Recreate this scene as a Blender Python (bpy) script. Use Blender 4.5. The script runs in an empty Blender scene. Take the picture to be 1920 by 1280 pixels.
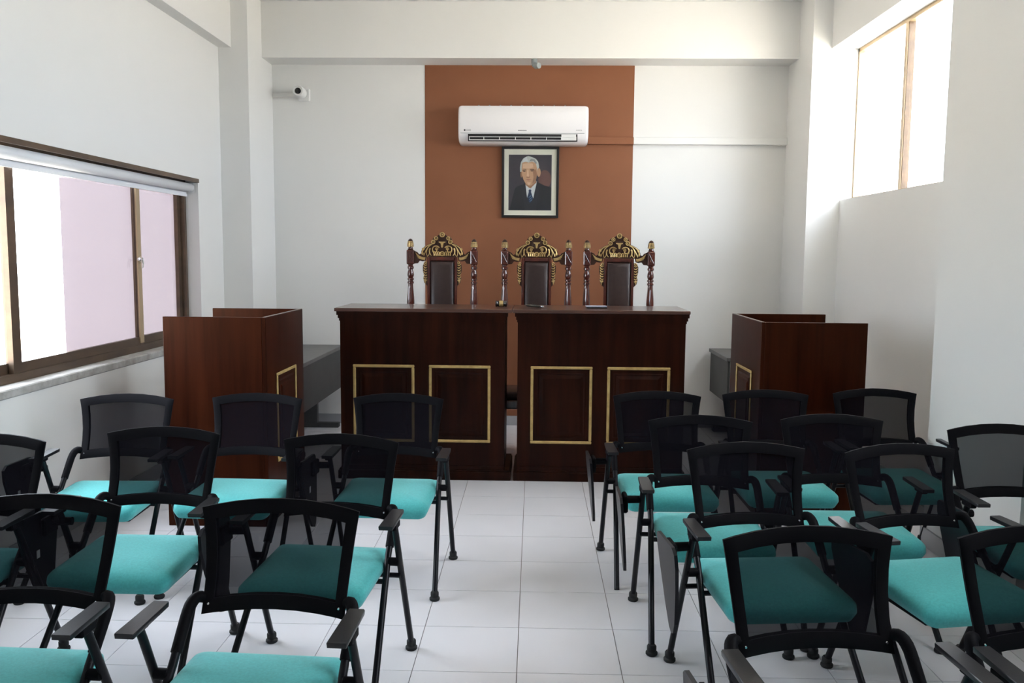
import bpy, bmesh, math, random
from mathutils import Vector, Matrix
import numpy as np
random.seed(7)
scene = bpy.context.scene
C = scene.collection
PI = math.pi

# ------------------------------------------------------------------ camera
F_PX, CAM_H = 1625.4, 1.5868
YAW, PITCH, ROLL = -0.02498, 0.10070, 0.00804
def make_camera():
    cy, sy, cp, sp = math.cos(YAW), math.sin(YAW), math.cos(PITCH), math.sin(PITCH)
    f = Vector((sy*cp, cy*cp, -sp)); r = Vector((cy, -sy, 0)); u = r.cross(f)
    r2 = r*math.cos(ROLL) + u*math.sin(ROLL); u2 = u*math.cos(ROLL) - r*math.sin(ROLL)
    cd = bpy.data.cameras.new('camera'); co = bpy.data.objects.new('camera', cd); C.objects.link(co)
    cd.sensor_width = 36; cd.sensor_fit = 'HORIZONTAL'; cd.lens = F_PX/1920*36; cd.clip_start = .05
    m = Matrix((r2, u2, -f)).transposed().to_4x4(); m.translation = (0, 0, CAM_H)
    co.matrix_world = m; scene.camera = co
make_camera()

# ------------------------------------------------------------------ sky, exposure
SKY = 12.0
w = bpy.data.worlds.new('sky'); scene.world = w; w.use_nodes = True
bg = w.node_tree.nodes['Background']
bg.inputs['Color'].default_value = (.82, .88, 1.0, 1); bg.inputs['Strength'].default_value = SKY
vs = scene.view_settings
vs.view_transform = 'Standard'; vs.look = 'None'; vs.gamma = 1; vs.use_curve_mapping = False
vs.exposure = 0.30
sun = bpy.data.lights.new('sun', 'SUN'); sun.energy = 44; sun.angle = math.radians(.6); sun.color = (1, .93, .84)
so = bpy.data.objects.new('sun', sun); C.objects.link(so); so.rotation_euler = (math.radians(-38), 0, 0)   # high sun along the building, never straight into its windows
def portal(loc, rot, sx, sy):                       # sampling guide for the sky in a window opening, gives no light itself
    l = bpy.data.lights.new('window_portal', 'AREA'); l.shape = 'RECTANGLE'; l.size = sx; l.size_y = sy
    l.cycles.is_portal = True
    o = bpy.data.objects.new('window_portal', l); C.objects.link(o); o.location = loc; o.rotation_euler = rot

# ------------------------------------------------------------------ materials
MATS = {}
def nmat(name, col, rough=.5, metal=0., spec=.5, coat=0., var=None, scale=(4, 4, 4), detail=4, bump=0., bscale=60., nrough=None, coatr=.1, sheen=0.):
    m = bpy.data.materials.new(name); m.use_nodes = True; MATS[name] = m
    nt = m.node_tree; b = nt.nodes['Principled BSDF']
    b.inputs['Base Color'].default_value = (*col, 1); b.inputs['Roughness'].default_value = rough
    b.inputs['Metallic'].default_value = metal; b.inputs['Specular IOR Level'].default_value = spec
    b.inputs['Coat Weight'].default_value = coat; b.inputs['Coat Roughness'].default_value = coatr
    if sheen: b.inputs['Sheen Weight'].default_value = sheen
    tc = nt.nodes.new('ShaderNodeTexCoord')
    if var:
        mp = nt.nodes.new('ShaderNodeMapping'); mp.inputs['Scale'].default_value = scale
        nt.links.new(tc.outputs['Object'], mp.inputs['Vector'])
        n = nt.nodes.new('ShaderNodeTexNoise'); n.inputs['Scale'].default_value = 1; n.inputs['Detail'].default_value = detail; n.inputs['Roughness'].default_value = .6
        nt.links.new(mp.outputs['Vector'], n.inputs['Vector'])
        r = nt.nodes.new('ShaderNodeValToRGB')
        r.color_ramp.elements[0].position = .32; r.color_ramp.elements[1].position = .68
        r.color_ramp.elements[0].color = (*col, 1); r.color_ramp.elements[1].color = (*var, 1)
        nt.links.new(n.outputs['Fac'], r.inputs['Fac']); nt.links.new(r.outputs['Color'], b.inputs['Base Color'])
        if nrough:
            mr = nt.nodes.new('ShaderNodeMapRange'); mr.inputs['To Min'].default_value = nrough[0]; mr.inputs['To Max'].default_value = nrough[1]
            nt.links.new(n.outputs['Fac'], mr.inputs['Value']); nt.links.new(mr.outputs['Result'], b.inputs['Roughness'])
    if bump:
        n2 = nt.nodes.new('ShaderNodeTexNoise'); n2.inputs['Scale'].default_value = bscale; n2.inputs['Detail'].default_value = 3
        nt.links.new(tc.outputs['Object'], n2.inputs['Vector'])
        bp = nt.nodes.new('ShaderNodeBump'); bp.inputs['Strength'].default_value = bump; bp.inputs['Distance'].default_value = .004
        nt.links.new(n2.outputs['Fac'], bp.inputs['Height']); nt.links.new(bp.outputs['Normal'], b.inputs['Normal'])
    return m
def see_through(name, col, trans, rough=.6, tint=(1, 1, 1)):       # woven mesh: part of the light passes between the threads
    m = bpy.data.materials.new(name); m.use_nodes = True; MATS[name] = m
    nt = m.node_tree; nt.nodes.clear()
    o = nt.nodes.new('ShaderNodeOutputMaterial'); mx = nt.nodes.new('ShaderNodeMixShader'); mx.inputs[0].default_value = trans
    d = nt.nodes.new('ShaderNodeBsdfDiffuse'); d.inputs['Color'].default_value = (*col, 1)
    t = nt.nodes.new('ShaderNodeBsdfTransparent'); t.inputs['Color'].default_value = (*tint, 1)
    nt.links.new(d.outputs[0], mx.inputs[1]); nt.links.new(t.outputs[0], mx.inputs[2]); nt.links.new(mx.outputs[0], o.inputs[0])
def glass(name, tint=(.975, .985, .98)):
    m = bpy.data.materials.new(name); m.use_nodes = True; MATS[name] = m
    nt = m.node_tree; nt.nodes.clear()
    o = nt.nodes.new('ShaderNodeOutputMaterial'); mx = nt.nodes.new('ShaderNodeMixShader')
    lw = nt.nodes.new('ShaderNodeLayerWeight'); lw.inputs['Blend'].default_value = .5      # Fresnel of a thin sheet (same from both faces)
    pw = nt.nodes.new('ShaderNodeMath'); pw.operation = 'POWER'; pw.inputs[1].default_value = 5; nt.links.new(lw.outputs['Facing'], pw.inputs[0])
    fr = nt.nodes.new('ShaderNodeMath'); fr.operation = 'MULTIPLY_ADD'; fr.inputs[1].default_value = .93; fr.inputs[2].default_value = .02; nt.links.new(pw.outputs[0], fr.inputs[0])
    g = nt.nodes.new('ShaderNodeBsdfGlossy'); g.inputs['Roughness'].default_value = .02
    t = nt.nodes.new('ShaderNodeBsdfTransparent'); t.inputs['Color'].default_value = (*tint, 1)
    nt.links.new(fr.outputs[0], mx.inputs[0]); nt.links.new(t.outputs[0], mx.inputs[1]); nt.links.new(g.outputs[0], mx.inputs[2]); nt.links.new(mx.outputs[0], o.inputs[0])

nmat('paint', (.785, .780, .757), .75, var=(.805, .800, .777), scale=(.7, .7, .7), bump=.06, bscale=90, spec=.3)
nmat('ceiling_paint', (.8, .8, .78), .85, spec=.2)
nmat('brown_paint', (.235, .088, .040), .6, var=(.27, .105, .05), scale=(.8, .8, .8), bump=.08, bscale=80, spec=.3)
nmat('tile', (.79, .78, .82), .26, var=(.83, .82, .855), scale=(1.1, 1.1, 1.1), detail=3, spec=.45)
nmat('grout', (.20, .19, .18), .9)
nmat('skirting', (.42, .42, .43), .35)
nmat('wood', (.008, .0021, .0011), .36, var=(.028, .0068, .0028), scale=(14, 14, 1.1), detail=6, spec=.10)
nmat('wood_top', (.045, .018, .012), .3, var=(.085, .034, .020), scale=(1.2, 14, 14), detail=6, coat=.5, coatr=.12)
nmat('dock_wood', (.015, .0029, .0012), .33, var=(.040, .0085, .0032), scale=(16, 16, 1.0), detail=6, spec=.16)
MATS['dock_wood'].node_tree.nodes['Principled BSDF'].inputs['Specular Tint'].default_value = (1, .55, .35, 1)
nmat('throne_wood', (.050, .010, .006), .22, var=(.09, .018, .010), scale=(20, 20, 3), coat=.7, coatr=.08)
nmat('dark_carving', (.040, .014, .007), .4, spec=.3)
nmat('gilt', (.66, .48, .22), .35, metal=.6, var=(.46, .30, .11), scale=(40, 40, 40))
nmat('gold_paint', (.60, .43, .17), .42, metal=.35, var=(.42, .28, .10), scale=(18, 18, 18))
nmat('leather', (.026, .0135, .011), .36, var=(.036, .019, .016), scale=(30, 30, 30), spec=.42, bump=.15, bscale=160)
nmat('black_plastic', (.0068, .0062, .0078), .6, spec=.07)
nmat('arm_plastic', (.014, .0135, .016), .30, spec=.6, bump=.06, bscale=300)
nmat('black_tube', (.007, .0065, .009), .35, spec=.22)
nmat('rubber', (.012, .012, .012), .7)
nmat('teal', (.060, .42, .42), .85, var=(.075, .50, .50), scale=(120, 120, 120), detail=2, sheen=.25, bump=.25, bscale=500)
see_through('chair_mesh', (.009, .008, .011), .125)
see_through('insect_mesh', (.30, .26, .28), .5)
_n = MATS['insect_mesh'].node_tree; _t = _n.nodes.new('ShaderNodeBsdfTranslucent'); _t.inputs['Color'].default_value = (.115, .098, .110, 1)      # dusty fine screen scatters the light
_m = [q for q in _n.nodes if q.type == 'MIX_SHADER'][0]; _n.links.new(_t.outputs[0], _m.inputs[2])
nmat('bronze', (.17, .115, .075), .38, metal=.55, var=(.11, .08, .06), scale=(3, 3, 9))
nmat('bronze_light', (.48, .36, .22), .38, metal=.4)
nmat('chrome', (.75, .75, .75), .15, metal=1)
glass('pane_glass')
nmat('sill_plaster', (.52, .52, .50), .85, var=(.30, .28, .25), scale=(9, 9, 9), detail=6, bump=.4, bscale=40)
nmat('blind_white', (.80, .81, .83), .5)
nmat('ac_white', (.86, .84, .84), .22, coat=.5, coatr=.05, spec=.5)
nmat('ac_dark', (.012, .010, .010), .6)
nmat('ac_print', (.20, .20, .21), .6)
nmat('logo_dark', (.03, .03, .03), .6)
nmat('white_plastic', (.80, .80, .78), .4)
nmat('lens_black', (.004, .004, .004), .1)
nmat('pipe_grey', (.27, .30, .30), .5)
nmat('laminate_dark', (.038, .037, .036), .5, var=(.050, .049, .047), scale=(8, 8, 8))
nmat('laminate_top', (.105, .103, .098), .4, var=(.125, .122, .117), scale=(8, 8, 8))
nmat('edge_sheen', (.20, .135, .105), .25, spec=.7)  # paler colour stands in for sky sheen on the varnished dock edges
nmat('frame_black', (.012, .010, .010), .3, coat=.3)
nmat('mat_board', (.90, .86, .74), .8)
nmat('outdoor_ground', (.58, .53, .46), .9, var=(.50, .455, .39), scale=(.3, .3, .3))
nmat('slim_case_grey', (.36, .37, .44), .3)
nmat('gavel_black', (.008, .008, .008), .15, coat=.6)
nmat('gavel_brass', (.70, .50, .22), .25, metal=.8)
nmat('sticker', (.7, .7, .7), .6)
for nm, c in dict(pt_bg=(.055, .045, .060), pt_glow=(.16, .075, .065), pt_suit=(.012, .012, .022), pt_lapel=(.020, .020, .032), pt_shirt=(.72, .74, .76),
                  pt_tie=(.012, .028, .085), pt_stripe=(.10, .20, .34), pt_skin=(.62, .36, .22), pt_light=(.78, .52, .35), pt_shade=(.40, .20, .115),
                  pt_hair=(.60, .62, .60), pt_hairdark=(.30, .31, .31), pt_feature=(.13, .07, .05), pt_lip=(.42, .17, .12)).items():
    nmat(nm, c, .45)

# ------------------------------------------------------------------ mesh helpers
class MB:
    def __init__(s): s.bm = bmesh.new()
    def quadgrid(s, rows, closed_u=False, cap=False):      # rows: list of lists of points
        vs_ = [[s.bm.verts.new(p) for p in r] for r in rows]
        n = len(vs_[0])
        for a, b in zip(vs_[:-1], vs_[1:]):
            for i in range(n if closed_u else n-1):
                j = (i+1) % n
                try: s.bm.faces.new((a[i], a[j], b[j], b[i]))
                except ValueError: pass
        if cap:
            s.bm.faces.new(list(reversed(vs_[0]))); s.bm.faces.new(vs_[-1])
        return s
    def box(s, x0, x1, y0, y1, z0, z1, bevel=0, seg=1):
        r = bmesh.ops.create_cube(s.bm, size=1)
        for v in r['verts']:
            v.co = Vector(((x0+x1)/2+v.co.x*(x1-x0), (y0+y1)/2+v.co.y*(y1-y0), (z0+z1)/2+v.co.z*(z1-z0)))
        if bevel:
            es = list({e for v in r['verts'] for e in v.link_edges})
            bmesh.ops.bevel(s.bm, geom=es, offset=bevel, segments=seg, profile=.5, affect='EDGES')
        return s
    def tube(s, pts, rad, seg=8, cap=True):
        P = [Vector(p) for p in pts]; n = len(P)
        R_ = rad if isinstance(rad, (list, tuple)) else [rad]*n
        up = Vector((0, 0, 1)); rows = []; prev = None
        for i in range(n):
            t = (P[min(i+1, n-1)]-P[max(i-1, 0)]).normalized()
            if prev is None:
                a = t.cross(up)
                if a.length < 1e-3: a = t.cross(Vector((1, 0, 0)))
            else: a = prev - t*prev.dot(t)
            a.normalize(); prev = a; b = t.cross(a)
            rows.append([P[i]+(a*math.cos(2*PI*k/seg)+b*math.sin(2*PI*k/seg))*R_[i] for k in range(seg)])
        return s.quadgrid(rows, True, cap)
    def lathe(s, prof, center=(0, 0, 0), seg=14, axis='z', flute=None):     # prof: (r, h)
        rows = []
        for r, h in prof:
            row = []
            for k in range(seg):
                a = 2*PI*k/seg; rr = max(r, 1e-4)
                if flute and flute[0] <= h <= flute[1] and k % 2: rr *= .80
                p = (rr*math.cos(a), rr*math.sin(a), h)
                if axis == 'y': p = (p[0], -p[2], p[1])
                if axis == 'x': p = (p[2], p[0], p[1])
                row.append(Vector(center)+Vector(p))
            rows.append(row)
        return s.quadgrid(rows, True, True)
    def prism(s, poly, y0, y1, bevel=0):             # polygon in x,z extruded along y
        a = [s.bm.verts.new((x, y0, z)) for x, z in poly]; b = [s.bm.verts.new((x, y1, z)) for x, z in poly]
        n = len(poly); fs = [s.bm.faces.new(a), s.bm.faces.new(list(reversed(b)))]
        for i in range(n): fs.append(s.bm.faces.new((a[i], b[i], b[(i+1) % n], a[(i+1) % n])))
        if bevel:
            es = list(fs[0].edges); bmesh.ops.bevel(s.bm, geom=es, offset=bevel, segments=2, profile=.5, affect='EDGES')
        return s
    def mesh(s, name, mat, smooth=False):
        bmesh.ops.recalc_face_normals(s.bm, faces=s.bm.faces[:])
        me = bpy.data.meshes.new(name); s.bm.to_mesh(me); s.bm.free()
        me.materials.append(MATS[mat])
        if smooth:
            me.polygons.foreach_set('use_smooth', [True]*len(me.polygons))
            me.set_sharp_from_angle(angle=math.radians(40))
        return me
    def build(s, name, mat, parent=None, smooth=False):
        o = bpy.data.objects.new(name, s.mesh(name, mat, smooth)); C.objects.link(o)
        if parent: o.parent = parent
        return o
def tag(o, label=None, cat=None, group=None, kind=None):
    if label: o['label'] = label
    if cat: o['category'] = cat
    if group: o['group'] = group
    if kind: o['kind'] = kind
    return o
def empty(name, loc=(0, 0, 0), rz=0):
    o = bpy.data.objects.new(name, None); C.objects.link(o); o.location = loc; o.rotation_euler = (0, 0, rz); o.empty_display_size = .1
    return o
def struct(o, label=None): return tag(o, label, kind='structure')
def copy_tree(o, parent=None, skip=None):
    c = o.copy(); C.objects.link(c); c.parent = parent
    for ch in o.children:
        if skip and ch == skip: continue
        copy_tree(ch, c)
    return c
def bez(p0, p1, p2, p3, n=10):
    out = []
    for i in range(n+1):
        t = i/n; q = 1-t
        out.append(tuple(q**3*a+3*q*q*t*b+3*q*t*t*c+t**3*d for a, b, c, d in zip(p0, p1, p2, p3)))
    return out

# ------------------------------------------------------------------ the room
YB, YF = 7.96, -2.6            # back wall, wall behind the camera
XL, XR = -2.631, 2.512         # faces of the window walls
ZC = 3.735
PXL, PXR = -2.383, 2.242       # pillar faces
T = .2
WL = (3.05, 6.79, .89, 2.14)   # left window: y0 y1 z0 z1
WR1 = (4.80, 7.30, 2.05, 3.262)
WR2 = (1.7, 3.3, 2.05, 3.262)  # out of view, added to light the room
SOF = 3.263

floor = MB().box(XL, XR, YF, YB, -.12, -.004).build('floor', 'grout'); struct(floor, 'pale square-tiled floor with thin dark joints')
# tiles: 0.4 m grid
gx0, gy0, TS, J = -.0508, 5.5584, .4, .0016
full = MB().box(J, TS-J, J, TS-J, -.004, 0).mesh('tile', 'tile')
tn = 0; rest = MB(); restn = 0
for j in range(6, -21, -1):
    for i in range(-7, 7):
        a0, a1, b0, b1 = gx0+i*TS, gx0+(i+1)*TS, gy0+j*TS, gy0+(j+1)*TS
        c0, c1, d0, d1 = max(a0, XL-J), min(a1, XR+J), max(b0, YF), min(b1, YB+J)
        if c1-c0 < .01 or d1-d0 < .01: continue
        if tn < 295 and b1 > .6:
            if (c0, c1, d0, d1) == (a0, a1, b0, b1): me = full
            else: me = MB().box(c0-a0+J, c1-a0-J, d0-b0+J, d1-b0-J, -.004, 0).mesh('tile', 'tile')
            o = bpy.data.objects.new('tile', me); C.objects.link(o); o.parent = floor; o.location = (a0, b0, 0); tn += 1
        else: rest.box(c0+J, c1-J, d0+J, d1-J, -.004, 0); restn += 1
tag(rest.build('tile_field', 'tile', floor), kind='stuff')

struct(MB().box(XL-T, XR+T+.1, YF-T, YB+T, ZC, ZC+.15).build('ceiling', 'ceiling_paint'), 'plain white ceiling')
wb = MB().box(XL-T, XR+T+.1, YB, YB+T, -.12, ZC).build('wall_back', 'paint'); struct(wb, 'pale back wall behind the bench')
MB().box(-1.0, .876, YB-.004, YB, 0.085, SOF).build('painted_panel', 'brown_paint', wb)
MB().box(PXL, PXR, 7.67, YB, SOF, ZC).build('beam', 'paint', wb)
struct(MB().box(XL-T, XR+T+.1, YF-T, YF, -.12, ZC).build('wall_front', 'paint'), 'plain wall behind the viewer')
def side_wall(xa, xb, wins):
    m = MB(); ys = YF
    for (y0, y1, z0, z1) in sorted(wins):
        m.box(xa, xb, ys, y0, -.12, ZC); m.box(xa, xb, y0, y1, -.12, z0); m.box(xa, xb, y0, y1, z1, ZC); ys = y1
    return m.box(xa, xb, ys, YB, -.12, ZC)
wl = side_wall(XL-T, XL, [WL]).build('wall_left', 'paint'); struct(wl, 'pale left wall with the wide low window')
MB().box(XL, PXL, 7.30, YB, 0, ZC).build('pillar', 'paint', wl)
MB().box(XL, -2.522, YF, 7.30, SOF, ZC).build('beam', 'paint', wl)
wr = side_wall(XR, XR+T, [WR1, WR2]).build('wall_right', 'paint'); struct(wr, 'pale right wall with the high window')
MB().box(PXR, XR, 7.30, YB, 0, ZC).build('pillar', 'paint', wr)
MB().box(2.18, XR, 3.83, 4.76, 0, ZC).build('pillar', 'paint', wr)
MB().box(2.395, XR, 4.76, 7.30, SOF, ZC).build('beam', 'paint', wr)
MB().box(2.395, XR, YF, 3.83, SOF, ZC).build('beam', 'paint', wr)
# skirting
b = MB(); b.box(PXL, PXR, YB-.012, YB, 0, .085).box(PXL, PXR, YB-.014, YB, .085, .089)
struct(b.build('baseboard_back', 'skirting'), 'low grey skirting along the back wall')
struct(MB().box(XL, XL+.012, YF, 7.30, 0, .1).box(XL, PXL+.012, 7.288, 7.30, 0, .1).box(PXL, PXL+.012, 7.30, YB-.014, 0, .1).build('baseboard_left', 'skirting'), 'low grey skirting along the left wall')
struct(MB().box(XR-.012, XR, 4.76, 7.288, 0, .1).box(PXR-.012, XR, 7.288, 7.30, 0, .1).box(PXR-.012, PXR, 7.30, YB-.014, 0, .1)
       .box(2.168, 2.18, 3.818, 4.772, 0, .1).box(2.18, XR-.012, 4.76, 4.772, 0, .1).box(2.18, XR, 3.818, 3.830, 0, .1).box(XR-.012, XR, YF, 3.818, 0, .1)
       .build('baseboard_right', 'skirting'), 'low grey skirting along the right wall and pillar')

# left window
y0, y1, z0, z1 = WL
w1 = empty('window_1', (XL-.1, (y0+y1)/2, z0)); struct(w1, 'wide bronze-framed sliding window in the left wall')
def wpart(m, name, mat, parent, origin):
    o = m.build(name, mat); o.location = -Vector(origin); o.parent = parent; return o
O1 = w1.location.copy()
fx0, fx1 = XL-.175, XL-.10
wpart(MB().box(fx0, fx1, y0, y1, z0, z0+.045).box(fx0, fx1, y0, y1, z1-.04, z1).box(fx0, fx1, y1-.035, y1, z0, z1).box(fx0, fx1, y0, y0+.035, z0, z1)
      .box(fx0+.03, fx0+.036, y0, y1, z0+.045, z0+.06), 'window_frame', 'bronze', w1, O1)
wpart(MB().box(XL-.012, XL+.004, y0-.005, y1+.012, z1-.022, z1+.008), 'head_trim', 'bronze', w1, O1)
wpart(MB().box(XL-.10, XL+.012, y0-.01, y1+.0, z0-.045, z0+.002, .006), 'sill', 'sill_plaster', w1, O1)
def sash(ya, yb, x, name='sash', st=.06, st2=.05):
    s = wpart(MB().box(x-.014, x+.014, ya, ya+st, z0+.045, z1-.04).box(x-.014, x+.014, yb-st2, yb, z0+.045, z1-.04)
          .box(x-.013, x+.013, ya+st, yb-st2, z0+.045, z0+.10).box(x-.013, x+.013, ya+st, yb-st2, z1-.08, z1-.04), name, 'bronze', w1, O1)
    wpart(MB().box(x-.003, x+.003, ya+st, yb-st2, z0+.10, z1-.08), 'pane', 'pane_glass', s, (0, 0, 0))
    return s
xa, xo = XL-.118, XL-.15
s1 = sash(4.46, 5.98, xa, st=.075)
s2 = sash(5.99, 6.755, xo, st=.05)
s3 = sash(3.09, 4.54, xo, st=.075)
wpart(MB().box(xa+.012, xa+.022, 5.925, 5.978, z0+.06, z1-.05), 'meeting_strip', 'bronze_light', w1, O1)
lk = MB().lathe([(.018, 0), (.018, .012), (.010, .016), (.010, .03)], (xa+.018, 5.94, 1.53), 12, 'x').tube([(xa+.045, 5.94, 1.53), (xa+.05, 5.94, 1.50), (xa+.05, 5.93, 1.47)], [.007, .006, .004], 8)
wpart(lk, 'latch', 'chrome', w1, O1)
scx = XL-.172
sc = wpart(MB().quadgrid([[(scx, 5.10, z0+.075), (scx, 6.745, z0+.075)], [(scx, 5.10, z1-.115), (scx, 6.745, z1-.115)]]), 'insect_screen', 'insect_mesh', w1, O1)
wpart(MB().box(scx-.006, scx+.006, 5.09, 6.75, z1-.115, z1-.09).box(scx-.006, scx+.006, 5.09, 6.75, z0+.05, z0+.075), 'screen_frame', 'bronze_light', w1, O1)
# roller blind
rb = empty('roller_blind', (XL-.055, (y0+y1)/2, z1-.11)); tag(rb, 'white rolled-up roller blind under the head of the left window', 'blind')
OB = rb.location.copy()
wpart(MB().lathe([(.033, y0+.03-OB.y), (.033, y1-.02-OB.y)], (OB.x, OB.y, z1-.062), 16, 'y').bm and MB().tube([(OB.x, y0+.03, z1-.062), (OB.x, y1-.022, z1-.062)], .033, 16), 'roll', 'blind_white', rb, OB).data.polygons.foreach_set('use_smooth', [True]*18)
wpart(MB().box(OB.x-.030, OB.x-.026, y0+.035, y1-.03, z1-.115, z1-.06).box(OB.x-.034, OB.x-.022, y0+.035, y1-.03, z1-.130, z1-.112), 'hem_bar', 'blind_white', rb, OB)
wpart(MB().box(OB.x-.035, OB.x+.03, y1-.02, y1-.014, z1-.10, z1-.025), 'bracket', 'white_plastic', rb, OB)

# right windows
def high_window(name, W, mull, label):
    y0, y1, z0, z1 = W; x0, x1 = XR+.10, XR+.15
    r = empty(name, (XR+.12, (y0+y1)/2, z0)); struct(r, label); O = r.location.copy()
    wpart(MB().box(x0, x1, y0, y1, z0, z0+.022).box(x0, x1, y0, y1, z1-.03, z1).box(x0, x1, y0, y0+.02, z0, z1).box(x0, x1, y1-.02, y1, z0, z1), 'window_frame', 'bronze_light', r, O)
    ys = [y0+.02]+list(mull)+[y1-.02]
    for k in mull:
        mm = wpart(MB().box(x0+.002, x1-.002, k-.026, k+.026, z0+.022, z1-.03), 'mullion', 'bronze', r, O)
        wpart(MB().box(x0-.004, x0+.002, k-.020, k+.020, z0+.022, z1-.03), 'mullion_cover', 'bronze_light', mm, (0, 0, 0))
    for a, b_ in zip(ys[:-1], ys[1:]):
        wpart(MB().box(x0+.022, x0+.027, a+.0, b_-.0, z0+.022, z1-.03), 'pane', 'pane_glass', r, O)
    return r
high_window('window_2', WR1, (6.37, 5.45), 'high blown-out window in the right wall next to the far pillar')
high_window('added_window', WR2, (2.5,), 'unseen high window in the right wall nearer the viewer, added to light the room')
portal((XL-T-.03, (WL[0]+WL[1])/2, (WL[2]+WL[3])/2), (0, PI/2*-1, 0), WL[3]-WL[2], WL[1]-WL[0])
portal((XR+T+.03, (WR1[0]+WR1[1])/2, (WR1[2]+WR1[3])/2), (0, PI/2, 0), WR1[3]-WR1[2], WR1[1]-WR1[0])
portal((XR+T+.03, (WR2[0]+WR2[1])/2, (WR2[2]+WR2[3])/2), (0, PI/2, 0), WR2[3]-WR2[2], WR2[1]-WR2[0])
struct(MB().box(-60, 60, -60, 60, -.8, -.6).build('ground', 'outdoor_ground'), 'sunlit pale ground outside')

# ------------------------------------------------------------------ bench (two desks)
YD, ZT = 5.98, 1.206
def desk(xa, xb, ta, tb, frames, label):
    o = empty('bench_desk', ((xa+xb)/2, YD, 0)); tag(o, label, 'desk', 'two halves of the court bench'); O = o.location.copy()
    P = lambda m, n, mt, par=o, off=O, sm=False: wpart(m, n, mt, par, off)
    yb = YD+.50
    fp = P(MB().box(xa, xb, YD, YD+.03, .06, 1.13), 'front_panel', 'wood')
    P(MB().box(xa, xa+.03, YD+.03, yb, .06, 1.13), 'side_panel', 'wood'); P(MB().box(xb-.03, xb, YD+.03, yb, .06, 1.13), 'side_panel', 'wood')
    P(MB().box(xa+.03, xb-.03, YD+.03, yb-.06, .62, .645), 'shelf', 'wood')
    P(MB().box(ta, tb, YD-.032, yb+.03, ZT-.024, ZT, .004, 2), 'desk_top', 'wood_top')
    la = ta+.008; lb = tb-.008
    P(MB().box(xa-.020, xb+.020, YD-.022, YD+.028, ZT-.05, ZT-.024).box(xa-.012, xb+.012, YD-.014, YD+.028, ZT-.072, ZT-.05).box(xa-.005, xb+.005, YD-.007, YD+.028, ZT-.090, ZT-.072), 'cornice', 'wood')
    P(MB().box(ta+.012, tb-.002, YD-.020, yb, 0, .062, .003).box(ta+.020, tb-.008, YD-.012, yb, .062, .075, .003), 'plinth', 'wood')
    P(MB().box(xa+.002, xb-.002, YD-.006, YD, .075, .10), 'plinth_bead', 'wood')
    for (a, b_) in frames:
        m = MB(); t = .020; c, d = .266, .812; e = .010
        m.box(a, b_, YD-e, YD, d-t, d, .004).box(a, b_, YD-e, YD, c, c+t, .004).box(a, a+t, YD-e, YD, c+t, d-t, .004).box(b_-t, b_, YD-e, YD, c+t, d-t, .004)
        P(m, 'gilt_moulding', 'gold_paint', fp, (0, 0, 0))
        m = MB(); rows = []
        for ins, dep in ((.045, 0), (.05, -.004), (.062, -.001), (.085, -.009)):
            rows.append([(a+ins, YD+dep, c+ins), (b_-ins, YD+dep, c+ins), (b_-ins, YD+dep, d-ins), (a+ins, YD+dep, d-ins)])
        m.quadgrid(rows, True, True)
        P(m, 'raised_panel', 'wood', fp, (0, 0, 0))
    return o
desk(-1.348, -.198, -1.381, -.150, [(-1.259, -.829), (-.728, -.297)], 'left half of the dark wooden bench with gold-framed panels')
desk(-.110, 1.048, -.146, 1.073, [(-.018, .411), (.514, .949)], 'right half of the dark wooden bench with gold-framed panels')

# things on the bench
g = empty('gavel', (-.235, 6.22, ZT)); tag(g, 'small black gavel with a brass band on the bench top', 'gavel')
MB().lathe([(.012, -.042), (.021, -.040), (.023, -.030), (.019, -.026), (.022, -.018), (.022, .018), (.019, .026), (.023, .030), (.021, .040), (.012, .042)], (0, 0, .024), 16, 'x').build('head', 'gavel_black', g, True)
MB().lathe([(.0235, -.014), (.0235, .014)], (0, 0, .024), 16, 'x').build('band', 'gavel_brass', g, True)
MB().tube([(0, .02, .022), (.01, .10, .014), (.018, .20, .012)], [.008, .009, .011], 10).build('handle', 'gavel_black', g, True)
g = empty('strap_loop', (.005, 6.15, ZT)); tag(g, 'small black glossy loop with a shiny end, on bench before middle throne', 'loop')
MB().tube([(.055*math.cos(a), .035*math.sin(a), .009+.010*(1-math.cos(a))/2) for a in np.linspace(0.25, 2*PI-.1, 26)], .0075, 8).build('band', 'gavel_black', g, True)
MB().box(.040, .068, -.012, .012, 0.002, .018, .004, 2).build('clasp', 'chrome', g)
g = empty('slim_case', (.445, 6.2, ZT+.0004), .06); tag(g, 'slim pale grey case lying on the right half of the bench', 'case')
MB().box(-.075, .075, -.04, .04, 0, .009, .003, 2).build('base', 'gavel_black', g)
MB().box(-.073, .073, -.038, .038, .009, .017, .003, 2).build('lid', 'slim_case_grey', g)

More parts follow.
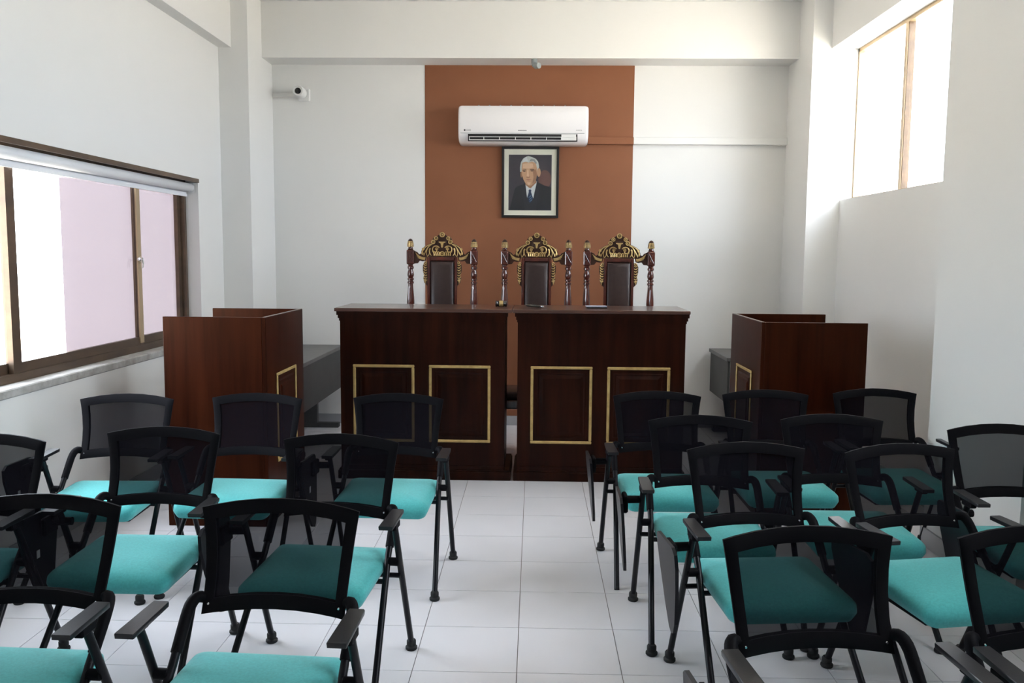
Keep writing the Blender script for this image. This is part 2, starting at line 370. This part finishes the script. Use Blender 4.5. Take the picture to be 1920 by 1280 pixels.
# ------------------------------------------------------------------ docks (three-sided wooden stands)
def dock(xs, xo, ya, yb, H, label):       # xs: x of the panelled side (faces the bench), xo: open side
    s = 1 if xs > xo else -1; t = .022
    o = empty('witness_dock', ((xs+xo)/2, (ya+yb)/2, 0)); tag(o, label, 'dock', 'three-sided wooden docks'); O = o.location.copy()
    lo, hi = min(xs, xo), max(xs, xo)
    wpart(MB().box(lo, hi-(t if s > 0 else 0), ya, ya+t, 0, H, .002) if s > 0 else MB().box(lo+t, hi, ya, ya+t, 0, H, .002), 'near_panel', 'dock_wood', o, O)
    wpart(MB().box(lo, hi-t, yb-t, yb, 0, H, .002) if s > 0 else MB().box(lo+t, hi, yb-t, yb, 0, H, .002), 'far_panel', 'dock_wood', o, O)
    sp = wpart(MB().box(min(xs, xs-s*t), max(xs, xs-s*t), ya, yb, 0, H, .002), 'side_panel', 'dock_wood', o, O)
    wpart(MB().box(min(xs, xs-s*t)+.002, max(xs, xs-s*t)-.002, ya+.002, yb-.002, H, H+.0012), 'edge_sheen', 'edge_sheen', sp, (0, 0, 0))  # thin pale strip paints the sheen line along the panel's top
    a, b_, c, d = ya+.185, yb-.195, .34, .875; e = .009; w_ = .018
    X = lambda q: (min(xs, xs+s*q), max(xs, xs+s*q))
    m = MB()
    for (p, q, r, u) in ((a, b_, d-w_, d), (a, b_, c, c+w_), (a, a+w_, c+w_, d-w_), (b_-w_, b_, c+w_, d-w_)): m.box(*X(e), p, q, r, u, .003)
    wpart(m, 'gilt_moulding', 'gold_paint', sp, (0, 0, 0))
    rows = []
    for ins, dep in ((.045, 0), (.055, .006), (.075, .006), (.09, .012)):
        rows.append([(xs+s*dep, a+ins, c+ins), (xs+s*dep, b_-ins, c+ins), (xs+s*dep, b_-ins, d-ins), (xs+s*dep, a+ins, d-ins)])
    wpart(MB().quadgrid(rows, True, True), 'raised_panel', 'dock_wood', sp, (0, 0, 0))
    return o
dock(-1.520, -2.108, 4.857, 5.650, 1.217, 'dark wooden three-sided dock beside the left window')
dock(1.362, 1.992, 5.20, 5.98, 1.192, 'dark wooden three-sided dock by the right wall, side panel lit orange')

# grey tables behind the docks
def table(x0, x1, y0, y1, facing, label):
    o = empty('office_table', ((x0+x1)/2, (y0+y1)/2, 0)); tag(o, label, 'table', 'grey office tables behind the docks'); O = o.location.copy()
    wpart(MB().box(x0, x1, y0, y1, .715, .745, .002), 'table_top', 'laminate_top', o, O)
    xp = x1-.03 if facing > 0 else x0+.012
    wpart(MB().box(xp, xp+.018, y0+.02, y1-.02, .36, .715), 'modesty_panel', 'laminate_dark', o, O)
    xm = (x0+x1)/2
    for yy in (y0+.10, y1-.10):
        wpart(MB().box(xm-.06, xm+.06, yy-.03, yy+.03, .045, .715), 'leg', 'laminate_dark', o, O)
        wpart(MB().box(x0+.03, x1-.02, yy-.035, yy+.035, 0, .045, .006), 'foot', 'laminate_dark', o, O)
    return o
table(-2.30, -1.745, 6.45, 7.86, 1, 'dark grey office table between the left dock and the bench')
table(1.60, 2.14, 7.16, 7.90, -1, 'grey office table almost hidden behind the right dock')

# ------------------------------------------------------------------ carved throne chairs
def ring(c, r, y, n=14): return [(c[0]+r*math.cos(2*PI*k/n), y, c[1]+r*math.sin(2*PI*k/n)) for k in range(n+1)]
def make_throne():
    o = empty('throne_chair')
    Z = lambda cy: 1.748-(cy-136)/1850
    X = lambda cx: (cx-400)/1850
    # outer posts
    for s in (-1, 1):
        px = .256*s
        prof = [(.024, 0), (.024, .50), (.020, .52), (.024, .56), (.018, .60), (.022, .70), (.026, .85), (.020, 1.0), (.024, 1.08), (.027, 1.12), (.030, 1.19), (.028, 1.23), (.022, 1.30), (.020, 1.335), (.020, 1.340),
                (.026, 1.345), (.026, 1.358), (.019, 1.362), (.019, 1.368), (.026, 1.373), (.026, 1.384), (.020, 1.388), (.027, 1.41), (.024, 1.435), (.018, 1.452), (.018, 1.458), (.026, 1.464), (.026, 1.478), (.020, 1.484), (.022, 1.50)]
        p = MB().lathe(prof, (px, 0, 0), 16, flute=(1.10, 1.33)).build('post', 'throne_wood', o, True)
        bl = MB().box(px-.030, px+.030, -.030, .030, 1.497, 1.613, .008, 2)
        for (dx0, dz0, dx1, dz1) in ((-.018, -.035, .018, .035), (-.018, .035, .018, -.035)):
            bl.tube([(px+dx0, -.031, 1.555+dz0), (px+dx1, -.031, 1.555+dz1)], .0035, 6)
        bl.build('carved_block', 'throne_wood', p)
        MB().lathe([(.020, 1.612), (.024, 1.618), (.018, 1.626), (.018, 1.634), (.024, 1.638)], (px, 0, 0), 16).build('neck', 'throne_wood', p, True)
        prof = []
        for k in range(9):
            t = k/8; z = 1.638+.060*t; r = .028*math.sqrt(max(0, 1-(t*.97)**2.2))
            prof += [(r, z), (r*1.0, z+.0035), (r*.86, z+.0048), (r*.86, z+.0065)]
        fin = MB().lathe(prof[:-2], (px, 0, 0), 16).build('finial', 'dark_carving', p)
        gb = MB()
        for k in range(6):
            t = k/8; z = 1.638+.060*t; r = .0285*math.sqrt(max(0, 1-(t*.97)**2.2)); gb.lathe([(r*.9, z-.0002), (r, z), (r, z+.0036), (r*.9, z+.0040)], (px, 0, 0), 16)
        gb.build('gilt_bands', 'gilt', p)
        # arm of the chair and front leg (behind the bench)
        MB().tube([(px, -.02, .78), (px*1.08, -.20, .80), (px*1.10, -.38, .78), (px*1.10, -.43, .74)], [.022, .026, .028, .022], 10).build('arm', 'throne_wood', o, True)
        MB().lathe([(.03, 0), (.036, .03), (.022, .07), (.03, .20), (.034, .34), (.022, .42), (.03, .48), (.026, .56), (.018, .62), (.024, .70), (.02, .76)], (px*1.10, -.40, 0), 14).build('front_leg', 'throne_wood', o, True)
    MB().box(-.29, .29, -.44, .02, .40, .47, .012, 2).build('seat_frame', 'throne_wood', o)
    MB().box(-.26, .26, -.42, -.03, .465, .53, .03, 3).build('seat', 'leather', o, True)
    # centre back panel
    f = MB().box(-.119, -.098, -.022, .022, .50, 1.557, .004).box(.098, .119, -.022, .022, .50, 1.557, .004).box(-.098, .098, -.022, .022, 1.527, 1.557, .004).box(-.098, .098, .0, .02, .53, 1.527).box(-.098, .098, -.02, .02, .50, .56)
    f.build('back_frame', 'throne_wood', o)
    rows = []
    for ins, dep in ((0, 0), (.004, -.014), (.016, -.024), (.04, -.030)):
        rows.append([(-.098+ins, dep, .56+ins), (.098-ins, dep, .56+ins), (.098-ins, dep, 1.527-ins), (-.098+ins, dep, 1.527-ins)])
    MB().quadgrid(rows, True, True).build('back_cushion', 'leather', o, True)
    # crest: dark carved board
    half = [(400, 136), (430, 140), (455, 165), (480, 182), (520, 190), (540, 220), (548, 255), (560, 285), (610, 305), (660, 335), (695, 370), (712, 410), (716, 440), (745, 452), (770, 420), (825, 395), (825, 590), (765, 585), (735, 545), (690, 555), (650, 545), (632, 492), (400, 488)]
    poly = [(X(a), Z(b_)) for a, b_ in half]; poly += [(-x, z) for x, z in reversed(poly[1:-1])]
    cr = MB().prism(poly, -.012, .014).build('crest', 'dark_carving', o)
    y = -.016
    def scroll(pts, r0=.006, r1=.002):
        for s in (-1, 1):
            P = [(s*X(a), y, Z(b_)) for a, b_ in pts]; n = len(P)
            MB().tube(P, [r0+(r1-r0)*k/(n-1) for k in range(n)], 7).build('gilt_scroll', 'gilt', cr, True)
    def spiral(cx, cy, r0, a0, turns, lead):
        out = list(lead)
        for k in range(15):
            t = k/14; a = a0+turns*2*PI*t; r = r0*(1-.75*t); out.append((cx+r*math.cos(a), cy+r*math.sin(a)))
        return out
    scroll(bez((545, 300), (600, 320), (640, 380), (672, 470), 9), .0045, .003)
    scroll(bez((560, 300), (650, 330), (690, 370), (700, 440), 9), .004, .0055)
    scroll(bez((590, 375), (580, 440), (600, 470), (625, 485), 8), .004, .002)
    scroll(spiral(500, 385, 62, -PI*.7, .95, [(440, 350), (455, 338)]), .006, .003)
    scroll(bez((575, 360), (600, 400), (590, 440), (560, 470), 8), .007, .003)
    scroll(bez((610, 350), (640, 400), (640, 450), (615, 480), 8), .004, .002)
    for k in range(4):
        scroll(bez((650+2*k, 500+10*k), (690, 520+8*k-14), (740, 505+7*k-14), (795-10*k, 430+24*k), 8), .0042, .0022)
    for k in range(4):
        scroll(bez((435+28*k, 470), (430+28*k, 440), (445+28*k, 405), (465+28*k, 412), 6), .0055, .003)
    def rosette(cx, cy, r):
        x, z = X(cx), Z(cy)
        m = MB().tube(ring((x, z), r, y-.002), r*.30, 7, False)
        m.lathe([(r*.55, .0), (r*.45, .006), (r*.2, .010)], (x, y+.006, z), 10, 'y')
        m.build('rosette', 'gilt', cr, True)
    for cx, cy, r in ((400, 160, .017), (310, 212, .013), (490, 212, .013), (268, 268, .014), (522, 268, .014), (400, 440, .016), (690, 440, .008), (110, 440, .008), (682, 375, .009), (118, 375, .009), (320, 368, .010), (480, 368, .010)):
        rosette(cx, cy, r)
    sh = [(350, 262), (450, 262), (448, 275), (418, 285), (412, 345), (400, 352), (388, 345), (382, 285), (352, 275)]
    MB().prism([(X(a), Z(b_)) for a, b_ in sh], -.030, -.010, .002).build('shield', 'gilt', cr)
    sh = [(340, 240), (460, 240), (470, 300), (440, 380), (400, 412), (360, 380), (330, 300)]
    MB().prism([(X(a), Z(b_)) for a, b_ in sh], -.020, -.010, .003).build('shield_board', 'dark_carving', cr)
    for s in (-1, 1):
        scr = [(620, 560), (665, 560), (688, 620), (688, 700), (668, 760), (682, 810), (668, 870), (620, 920)]
        P = [(s*X(a), Z(b_)) for a, b_ in scr]
        if s < 0: P.reverse()
        sc_ = MB().prism(P, -.010, .012).build('side_carving', 'dark_carving', o)
        for k in range(7):
            yy = 600+38*k
            MB().tube([(s*X(a), -.013, Z(b_)) for a, b_ in bez((628, yy), (640, yy+26), (668, yy+16), (676, yy-16), 6)], [.0025, .0045, .0055, .0055, .005, .004, .002], 6).build('gilt_leaf', 'gilt', sc_, True)
        MB().tube(ring((s*X(645), Z(575)), .008, -.012, 10), .004, 6, False).build('gilt_curl', 'gilt', sc_, True)
        MB().tube([(s*X(645), -.012, Z(820)), (s*X(655), -.013, Z(850)), (s*X(650), -.012, Z(885))], [.008, .007, .002], 7).build('gilt_bud', 'gilt', sc_, True)
    # rear legs
    for s in (-1, 1): MB().box(s*.11-.014, s*.11+.014, -.01, .016, 0, .50).build('rear_leg', 'throne_wood', o)
    return o
th = make_throne()
for k, (x, yy, rz, lab) in enumerate(((-.742, 7.0, .03, 'carved gilt-crested throne chair with leather back, left of the three'), (.017, 7.0, 0, 'carved gilt-crested throne chair with leather back, middle one under the portrait'), (.679, 7.02, -.02, 'carved gilt-crested throne chair with leather back, right of the three'))):
    t = th if k == 0 else copy_tree(th)
    t.location = (x, yy, 0); t.rotation_euler = (0, 0, rz); tag(t, lab, 'chair', 'carved thrones behind the bench')

# ------------------------------------------------------------------ air conditioner
ac = empty('air_conditioner', (-.11, YB, 2.55)); tag(ac, 'white split air conditioner on the brown wall panel', 'air conditioner')
AX, AY = .571, -.215      # half width, front (relative)
prof = [(-.005, .0), (-.10, .0), (-.165, .012), (-.200, .045), (-.212, .085), (AY, .14), (AY+.002, .26), (AY+.014, .305), (-.185, .328), (-.14, .335), (-.005, .335)]
rows = []
for x, k in ((-AX, .80), (-AX+.004, .90), (-AX+.014, .965), (-AX+.03, 1), (AX-.03, 1), (AX-.014, .965), (AX-.004, .90), (AX, .80)):
    rows.append([(x, a*(k*.3+.7), .167+(b_-.167)*(k*.55+.45)) for a, b_ in prof])
MB().quadgrid(rows, True, True).build('body', 'ac_white', ac, True)
MB().box(-AX+.02, AX-.035, AY-.002, AY+.02, .088, .0915).build('panel_seam', 'pipe_grey', ac)
vent = MB().box(-.485, .475, -.217, -.18, .022, .082).build('outlet', 'ac_dark', ac)
lv = MB().box(-.475, .465, -.226, -.216, .054, .059).box(-.475, .465, -.224, -.216, .028, .033).box(-.475, -.470, -.226, -.216, .028, .059).box(.460, .465, -.226, -.216, .028, .059)
lv.build('louvre', 'white_plastic', ac)
for x in (-.345, -.207, -.068, .068, .205, .335): MB().box(x-.003, x+.003, -.227, -.216, .028, .059).build('vane', 'white_plastic', ac)
MB().box(.335, .462, -.2195, -.214, .033, .080).build('side_flap', 'white_plastic', ac)
for k in range(9):
    x = -.40+.095*k; MB().box(x, x+.012, -.17, -.14, .333, .337).build('top_slot', 'pipe_grey', ac)
def text_part(body, size, loc, mat, parent, name='printed_text'):
    cu = bpy.data.curves.new('t', 'FONT'); cu.body = body; cu.size = size; cu.extrude = .0003; cu.align_x = 'LEFT'
    to = bpy.data.objects.new('t', cu); C.objects.link(to)
    dg = bpy.context.evaluated_depsgraph_get(); me = bpy.data.meshes.new_from_object(to.evaluated_get(dg)); bpy.data.objects.remove(to)
    me.materials.clear(); me.materials.append(MATS[mat]); me.name = name
    o = bpy.data.objects.new(name, me); C.objects.link(o); o.parent = parent; o.location = loc; o.rotation_euler = (PI/2, 0, 0); return o
text_part('GREE', .019, (-.503, AY-.001, .108), 'ac_print', ac)
MB().lathe([(.0075, 0), (.0075, .001)], (-.514, AY-.0005, .1145), 14, 'y').build('emblem', 'logo_dark', ac)
text_part('INVERTER', .012, (.462, AY-.001, .112), 'ac_print', ac)
m = MB()
for k in range(9): m.box(-.045+.0085*k, -.045+.0085*k+.006, AY-.001, AY, .110, .117)
m.build('faded_print', 'ac_print', ac)

# trunking from the air conditioner
tr = empty('cable_trunking', (1.36, YB, 2.575)); tag(tr, 'flat cable trunking on the wall right of the air conditioner', 'trunking')
MB().box(.468-1.36, .876-1.36, -.045, -.004, -.005, .058, .003).build('brown_section', 'brown_paint', tr)
MB().box(.876-1.36, PXR-1.36, -.045, 0, -.005, .058, .003).build('white_section', 'paint', tr)

# pipe elbow on the beam
tag(MB().tube([(-.018, 7.70, 3.262), (-.018, 7.70, 3.235), (-.014, 7.692, 3.213), (-.004, 7.675, 3.200), (.010, 7.655, 3.196), (.022, 7.640, 3.196)], [.027, .027, .027, .026, .025, .025], 14).build('pipe_elbow', 'pipe_grey', None, True), 'grey pipe elbow sticking out under the beam', 'pipe')

# security camera and conduit
cm = empty('security_camera', (-2.09, YB, 2.995)); tag(cm, 'white security camera high on the back wall by the left pillar', 'camera')
MB().box(-.055, .055, -.035, 0, -.055, .055, .012, 2).build('mount', 'white_plastic', cm)
MB().lathe([(.012, .02), (.012, .07)], (0, 0, 0), 10, 'y').build('stem', 'white_plastic', cm, True)
MB().lathe([(.030, .05), (.044, .06), (.048, .09), (.048, .185), (.042, .195), (.034, .185)], (-.008, 0, .006), 20, 'y').build('housing', 'white_plastic', cm, True)
MB().lathe([(.027, .180), (.027, .190), (.018, .194)], (-.010, 0, .006), 18, 'y').build('lens', 'lens_black', cm, True)
tag(MB().box(PXL+.0, -2.147, YB-.016, YB, 2.978, 3.006, .003).build('conduit', 'paint'), 'thin white conduit running from the left pillar to security camera', 'conduit')

# ------------------------------------------------------------------ portrait
PW, PH = .515, .632
pf = empty('framed_portrait', (-.045, YB-.006, 1.914)); pf.rotation_euler = (math.radians(1.2), 0, 0)
tag(pf, 'black-framed portrait of a silver-haired man in a dark suit', 'picture')
fw_ = .022
MB().box(-PW/2, PW/2, -.028, -.004, 0, fw_, .003).box(-PW/2, PW/2, -.028, -.004, PH-fw_, PH, .003).box(-PW/2, -PW/2+fw_, -.028, -.004, fw_, PH-fw_, .003).box(PW/2-fw_, PW/2, -.028, -.004, fw_, PH-fw_, .003).build('frame', 'frame_black', pf)
MB().box(-PW/2+.01, PW/2-.01, -.012, -.006, .01, PH-.01).build('mat', 'mat_board', pf)
# print: crop pixel coords (1109x1280 for 130x150 px): x 195..900, y 195..1090
sx = PW/(1020-80); sz = PH/(1215-70)
QX = lambda a: (a-552)*sx
QZ = lambda b_: (1213-b_)*sz
pr_ = MB().box(QX(195), QX(902), -.0135, -.012, QZ(1092), QZ(197)).build('print', 'pt_bg', pf)
lay = [0]
def flat(poly, mat, name, lev):
    y = -.0135-.0004*lev
    bm_ = MB(); bm_.prism([(QX(a), QZ(b_)) for a, b_ in poly], y, y+.0004*min(lev, 1)+.0001); return bm_.build(name, mat, pr_)
def ell(cx, cy, rx, ry, n=28, a0=0, a1=2*PI): return [(cx+rx*math.cos(a0+(a1-a0)*k/n), cy+ry*math.sin(a0+(a1-a0)*k/n)) for k in range(n)]
flat(ell(790, 590, 105, 150), 'pt_glow', 'backdrop_glow', 1)
flat([(210, 1092), (300, 740), (330, 710), (440, 670), (480, 640), (640, 610), (680, 640), (790, 690), (880, 715), (902, 730), (902, 1092)], 'pt_suit', 'suit', 2)
flat([(465, 665), (540, 720), (660, 620), (650, 720), (600, 910), (545, 900), (500, 885)], 'pt_shirt', 'shirt', 3)
flat([(470, 650), (500, 880), (560, 1000), (560, 1092), (470, 1092), (420, 820)], 'pt_lapel', 'lapel', 4)
flat([(662, 625), (602, 905), (560, 1000), (566, 1092), (650, 1092), (700, 800)], 'pt_lapel', 'lapel', 4)
flat([(525, 770), (548, 748), (572, 768), (566, 795), (605, 905), (560, 975), (535, 965), (505, 880), (530, 795)], 'pt_tie', 'tie', 5)
for k in range(3): flat([(528+8*k, 880+32*k), (570+8*k, 845+32*k), (574+8*k, 858+32*k), (532+8*k, 893+32*k)], 'pt_stripe', 'tie_stripe', 6)
flat([(470, 640), (640, 590), (655, 640), (560, 735), (530, 725), (475, 680)], 'pt_shade', 'neck', 4)
flat([(384, 470), (380, 400), (395, 320), (430, 260), (480, 228), (520, 218), (575, 232), (640, 262), (680, 310), (694, 380), (690, 440), (650, 470), (420, 480)], 'pt_hair', 'hair', 5)
flat(ell(692, 480, 30, 70), 'pt_skin', 'ear', 6)
flat(ell(404, 515, 16, 48), 'pt_shade', 'ear', 6)
face = [(415, 330), (460, 305), (520, 322), (580, 305), (640, 330), (662, 420), (664, 500), (650, 580), (620, 640), (570, 690), (530, 695), (480, 665), (440, 600), (415, 520), (408, 430)]
flat(face, 'pt_skin', 'face', 7)
flat([(430, 345), (520, 330), (590, 340), (600, 400), (520, 420), (430, 410)], 'pt_light', 'forehead', 8)
flat([(590, 440), (640, 430), (660, 500), (648, 580), (615, 640), (585, 660), (605, 560)], 'pt_shade', 'cheek_shadow', 8)
flat([(490, 560), (500, 440), (520, 430), (532, 550), (515, 560)], 'pt_light', 'nose_ridge', 9)
flat([(488, 548), (540, 545), (545, 562), (515, 570), (486, 562)], 'pt_shade', 'nose_tip', 9)
flat([(420, 440), (480, 432), (484, 444), (424, 452)], 'pt_feature', 'eyebrow', 9); flat([(545, 430), (610, 426), (616, 442), (548, 444)], 'pt_feature', 'eyebrow', 9)
flat(ell(452, 462, 22, 9), 'pt_feature', 'eye', 9); flat(ell(580, 456, 24, 9), 'pt_feature', 'eye', 9)
flat([(470, 596), (515, 590), (575, 596), (520, 608)], 'pt_lip', 'mouth', 9)
flat([(500, 640), (560, 640), (550, 680), (515, 682)], 'pt_light', 'chin', 9)
flat([(420, 320), (440, 262), (490, 232), (515, 300), (470, 310)], 'pt_shirt', 'hair_streak', 8)
flat([(530, 305), (560, 260), (620, 270), (660, 330), (640, 345), (600, 295)], 'pt_hairdark', 'hair_shade', 8)
MB().box(-PW/2+fw_, PW/2-fw_, -.0225, -.0205, fw_, PH-fw_).build('glass', 'pane_glass', pf)

# ------------------------------------------------------------------ mesh chairs (they face the viewer)
def back_pt(s, t, off=0.):
    hw = .213+.026*t*t
    z = .545+t*.290+(.026*t+.012*(1-t))*(1-s*s)
    d = .085*(1-t)+.028*(s*s-1)+.018*math.sin(PI*t)*-1
    return Vector((s*hw, -(d+off), z))
def make_chair():
    o = empty('mesh_chair')
    ss = [-1, -.94, -.84, -.6, -.3, 0, .3, .6, .84, .94, 1]; ts = [0, .06, .13, .3, .5, .7, .865, .94, 1]
    # frame of the back
    m = MB(); bm_ = m.bm
    V = {}
    for i, s in enumerate(ss):
        for j, t in enumerate(ts):
            ed = (abs(s) == 1 or t in (0, 1))
            V[i, j, 0] = bm_.verts.new(back_pt(s*(.985 if ed else 1), t, -.004 if ed else -.010)); V[i, j, 1] = bm_.verts.new(back_pt(s*(.985 if ed else 1), t, .004 if ed else .010))
    inside = lambda i, j: 2 <= i < len(ss)-3 and 2 <= j < len(ts)-3
    cells = [(i, j) for i in range(len(ss)-1) for j in range(len(ts)-1) if not inside(i, j)]
    for (i, j) in cells:
        for q in (0, 1): bm_.faces.new([V[i, j, q], V[i+1, j, q], V[i+1, j+1, q], V[i, j+1, q]])
    cs = set(cells)
    for (i, j) in cells:
        for (di, dj, a, b_) in ((-1, 0, (i, j), (i, j+1)), (1, 0, (i+1, j), (i+1, j+1)), (0, -1, (i, j), (i+1, j)), (0, 1, (i, j+1), (i+1, j+1))):
            if (i+di, j+dj) not in cs: bm_.faces.new([V[a+(0,)], V[b_+(0,)], V[b_+(1,)], V[a+(1,)]])
    fr = m.build('back_frame', 'black_plastic', o, True)
    rows = [[back_pt(s, t, .006) for s in np.linspace(-.85, .85, 15)] for t in np.linspace(.115, .88, 9)]
    MB().quadgrid(rows).build('back_mesh', 'chair_mesh', o, True)
    for s in (-1, 1):
        p = back_pt(s*.9, .09, .012); MB().lathe([(.004, 0), (.003, .002)], p, 8, 'y').build('screw', 'chrome', fr)
    # seat cushion
    def outline(ins, hw=.229, d0=.080, d1=.530, r=.042, n=6):
        hw -= ins; d0 += ins; d1 -= ins; r = max(.012, r-ins*.6); P = []
        for (cx, cd, a0) in ((hw-r, d1-r, 0), (-(hw-r), d1-r, PI/2), (-(hw-r), d0+r, PI), (hw-r, d0+r, 3*PI/2)):
            for k in range(n+1): a = a0+PI/2*k/n; P.append((cx+r*math.cos(a), cd+r*math.sin(a)))
        return P
    rows = []
    for ins, z in ((.085, .358), (.036, .362), (.012, .376), (0, .402), (.002, .420), (.014, .433), (.035, .441), (.085, .446), (.15, .448), (.20, .449)):
        row = []
        for x, d in outline(ins):
            k = max(0, (d-.40)/.125); zz = z-.022*k*k + .006*(abs(x)/.229)**2
            row.append((x, -d, zz))
        rows.append(row)
    MB().quadgrid(rows, True, True).build('seat', 'teal', o, True)
    MB().box(-.19, .19, -.46, -.13, .342, .364, .006).build('seat_pan', 'black_plastic', o)
    LX = .286
    for z, d in ((.372, .275), (.372, .206)):
        MB().tube([(-(LX if d < .25 else .248), -d, z), ((LX if d < .25 else .248), -d, z)], .010, 8).build('crossbar', 'black_tube', o, True)
    for s in (-1, 1):
        x = s*LX
        # moulded bracket from the back, with sleeve
        xi = s*.240
        pts = bez((s*.196, -.058, .572), (s*.222, -.060, .596), (xi, -.075, .602), (xi, -.122, .545), 9)+[(xi, -.185, .474)]
        MB().tube(pts, [.011, .014, .016, .017, .0175, .0175, .0175, .0175, .017, .017, .016], 10).build('back_bracket', 'black_plastic', o, True)
        fl = MB().tube([(xi, -.165, .497), (xi, -.21, .447), (s*.270, -.575, .03)], .0125, 10).build('front_leg', 'black_tube', o, True)
        xr = x
        rl = MB().tube([(xr, -.300, .604), (xr, -.272, .545), (x+s*.004, -.035, .03)], [.012, .0125, .0125], 10).build('rear_leg', 'black_tube', o, True)
        MB().lathe([(.021, 0), (.024, .004), (.024, .012), (.018, .017), (.019, .022), (.019, .036), (.015, .042)], (s*.270, -.577, 0), 14).build('rubber_foot', 'rubber', fl, True)
        MB().lathe([(.021, 0), (.024, .004), (.024, .012), (.018, .017), (.019, .022), (.019, .036), (.015, .042)], (x+s*.004, -.033, 0), 14).build('rubber_foot', 'rubber', rl, True)
        MB().lathe([(.012, -.022), (.016, -.018), (.016, .018), (.012, .022)], (s*.264, -.226, .432), 10, 'x').build('pivot', 'black_plastic', o, True)
        # arm pad
        rows = []
        for k, d in enumerate((.190, .193, .25, .32, .388, .391)):
            hw = (.021, .0230, .0245, .0255, .0265, .0250)[k]; zt = .624-.004*(d-.2)/.19; xx = x-s*.011
            rows.append([(xx-hw, -d, zt-.003), (xx-hw*.93, -d, zt), (xx+hw*.93, -d, zt), (xx+hw, -d, zt-.003), (xx+hw*.95, -d, zt-.014), (xx-hw*.95, -d, zt-.014)])
        pad = MB().quadgrid(rows, True, True).build('arm_pad', 'arm_plastic', o, True)
        MB().box(x-.014, x+.014, -.335, -.265, .584, .611, .004).build('pad_socket', 'black_plastic', pad)
    # folded writing tablet, hanging on the outer side
    x = -LX-.075
    ol = [(.285, .600), (.30, .612), (.50, .618), (.53, .600), (.535, .55), (.515, .46), (.47, .33), (.44, .285), (.41, .275), (.385, .29), (.345, .37), (.30, .50), (.282, .56)]
    m = MB(); ol = [(d-.085, z-.025) for d, z in ol]; a = [m.bm.verts.new((x-.030*(z-.25)/.34-.005, -d, z)) for d, z in ol]; b_ = [m.bm.verts.new((x-.030*(z-.25)/.34+.007, -d, z)) for d, z in ol]; n = len(ol)
    m.bm.faces.new(a); m.bm.faces.new(list(reversed(b_)))
    for k in range(n): m.bm.faces.new((a[k], b_[k], b_[(k+1) % n], a[(k+1) % n]))
    tb = m.build('writing_tablet', 'black_tube', o)
    MB().tube([(-LX+.004, -.265, .545), (x-.020, -.275, .545)], [.016, .018], 12).build('hinge', 'black_plastic', tb, True)
    MB().box(x-.012, x+.010, -.33, -.24, .50, .572, .006).build('hinge_plate', 'black_plastic', tb)
    MB().box(x-.006, x-.0045, -.37, -.35, .43, .46).build('sticker', 'sticker', tb)
    return o
ch0 = make_chair()
chairs = [  # x, y of the back's top corners' middle, rotation (deg), label
    (-2.062, 4.302, 2.5, 'teal-seated black mesh chair nearest the window, right before the left dock'),
    (-1.419, 4.374, -1.9, 'teal-seated black mesh chair standing before the inner corner of the left dock'),
    (-0.697, 4.423, -1.5, 'teal-seated black mesh chair before the left half of the bench, beside the aisle'),
    (-2.150, 3.31, -1, 'teal-seated black mesh chair cut by left picture edge, under the window sill'),
    (-1.525, 3.49, 0, 'teal-seated black mesh chair in the middle row left of the aisle, second from the aisle'),
    (-0.766, 3.393, -4, 'teal-seated black mesh chair in the middle row, directly left of the aisle'),
    (-1.448, 2.475, -2, 'large teal-seated black mesh chair at the lower left corner of the picture'),
    (-0.737, 2.464, -3, 'large nearest teal-seated black mesh chair just left of the aisle'),
    (.663, 4.598, 1.5, 'teal-seated black mesh chair before right half of the bench, one foot cap missing'),
    (1.262, 4.69, 2, 'teal-seated black mesh chair before the orange-lit side of the right dock'),
    (1.885, 4.78, 4, 'teal-seated black mesh chair before the right dock, at the far right wall'),
    (0.762, 3.905, -0.8, 'teal-seated black mesh chair second from the bench along the right of the aisle'),
    (1.378, 3.975, 0.7, 'teal-seated black mesh chair second from the right dock, away from the aisle'),
    (2.046, 3.785, 2, 'teal-seated black mesh chair cut by the right picture edge, by the wall'),
    (0.833, 3.341, 5.5, 'teal-seated black mesh chair third from the bench along the right of the aisle'),
    (1.431, 3.350, 11.5, 'teal-seated black mesh chair turned slightly, second from aisle in the third right row'),
    (0.742, 2.279, 6.6, 'large nearest teal-seated black mesh chair just right of the aisle'),
    (1.38, 2.315, 5, 'large teal-seated black mesh chair at the lower right corner of the picture'),
]
for k, (x, yy, rz, lab) in enumerate(chairs):
    t = ch0 if k == 0 else copy_tree(ch0)
    t.location = (x, yy, 0); t.rotation_euler = (0, 0, math.radians(rz))
    tag(t, lab, 'chair', 'mesh chairs in two blocks')
    if k in (4, 13):                    # closely spaced: the tablet hangs nearer to its own leg
        for c in t.children:
            if c.name.startswith('writing_tablet'): c.location.x += .03
    if k in (1, 7, 9, 10, 12, 17):                       # no tablet on these, they stand arm to arm
        for c in [c for c in t.children if c.name.startswith('writing_tablet')]:
            for q in list(c.children): bpy.data.objects.remove(q)
            bpy.data.objects.remove(c)
    if k == 8:
        lg = [c for c in t.children if c.name.startswith('front_leg')]
        lg.sort(key=lambda c: min(v.co.x for v in c.data.vertices))
        for c in list(lg[0].children): bpy.data.objects.remove(c)
        me = lg[0].data.copy(); lg[0].data = me
        for v in me.vertices:
            if v.co.z < .1: v.co.z -= .03; v.co.y -= .018
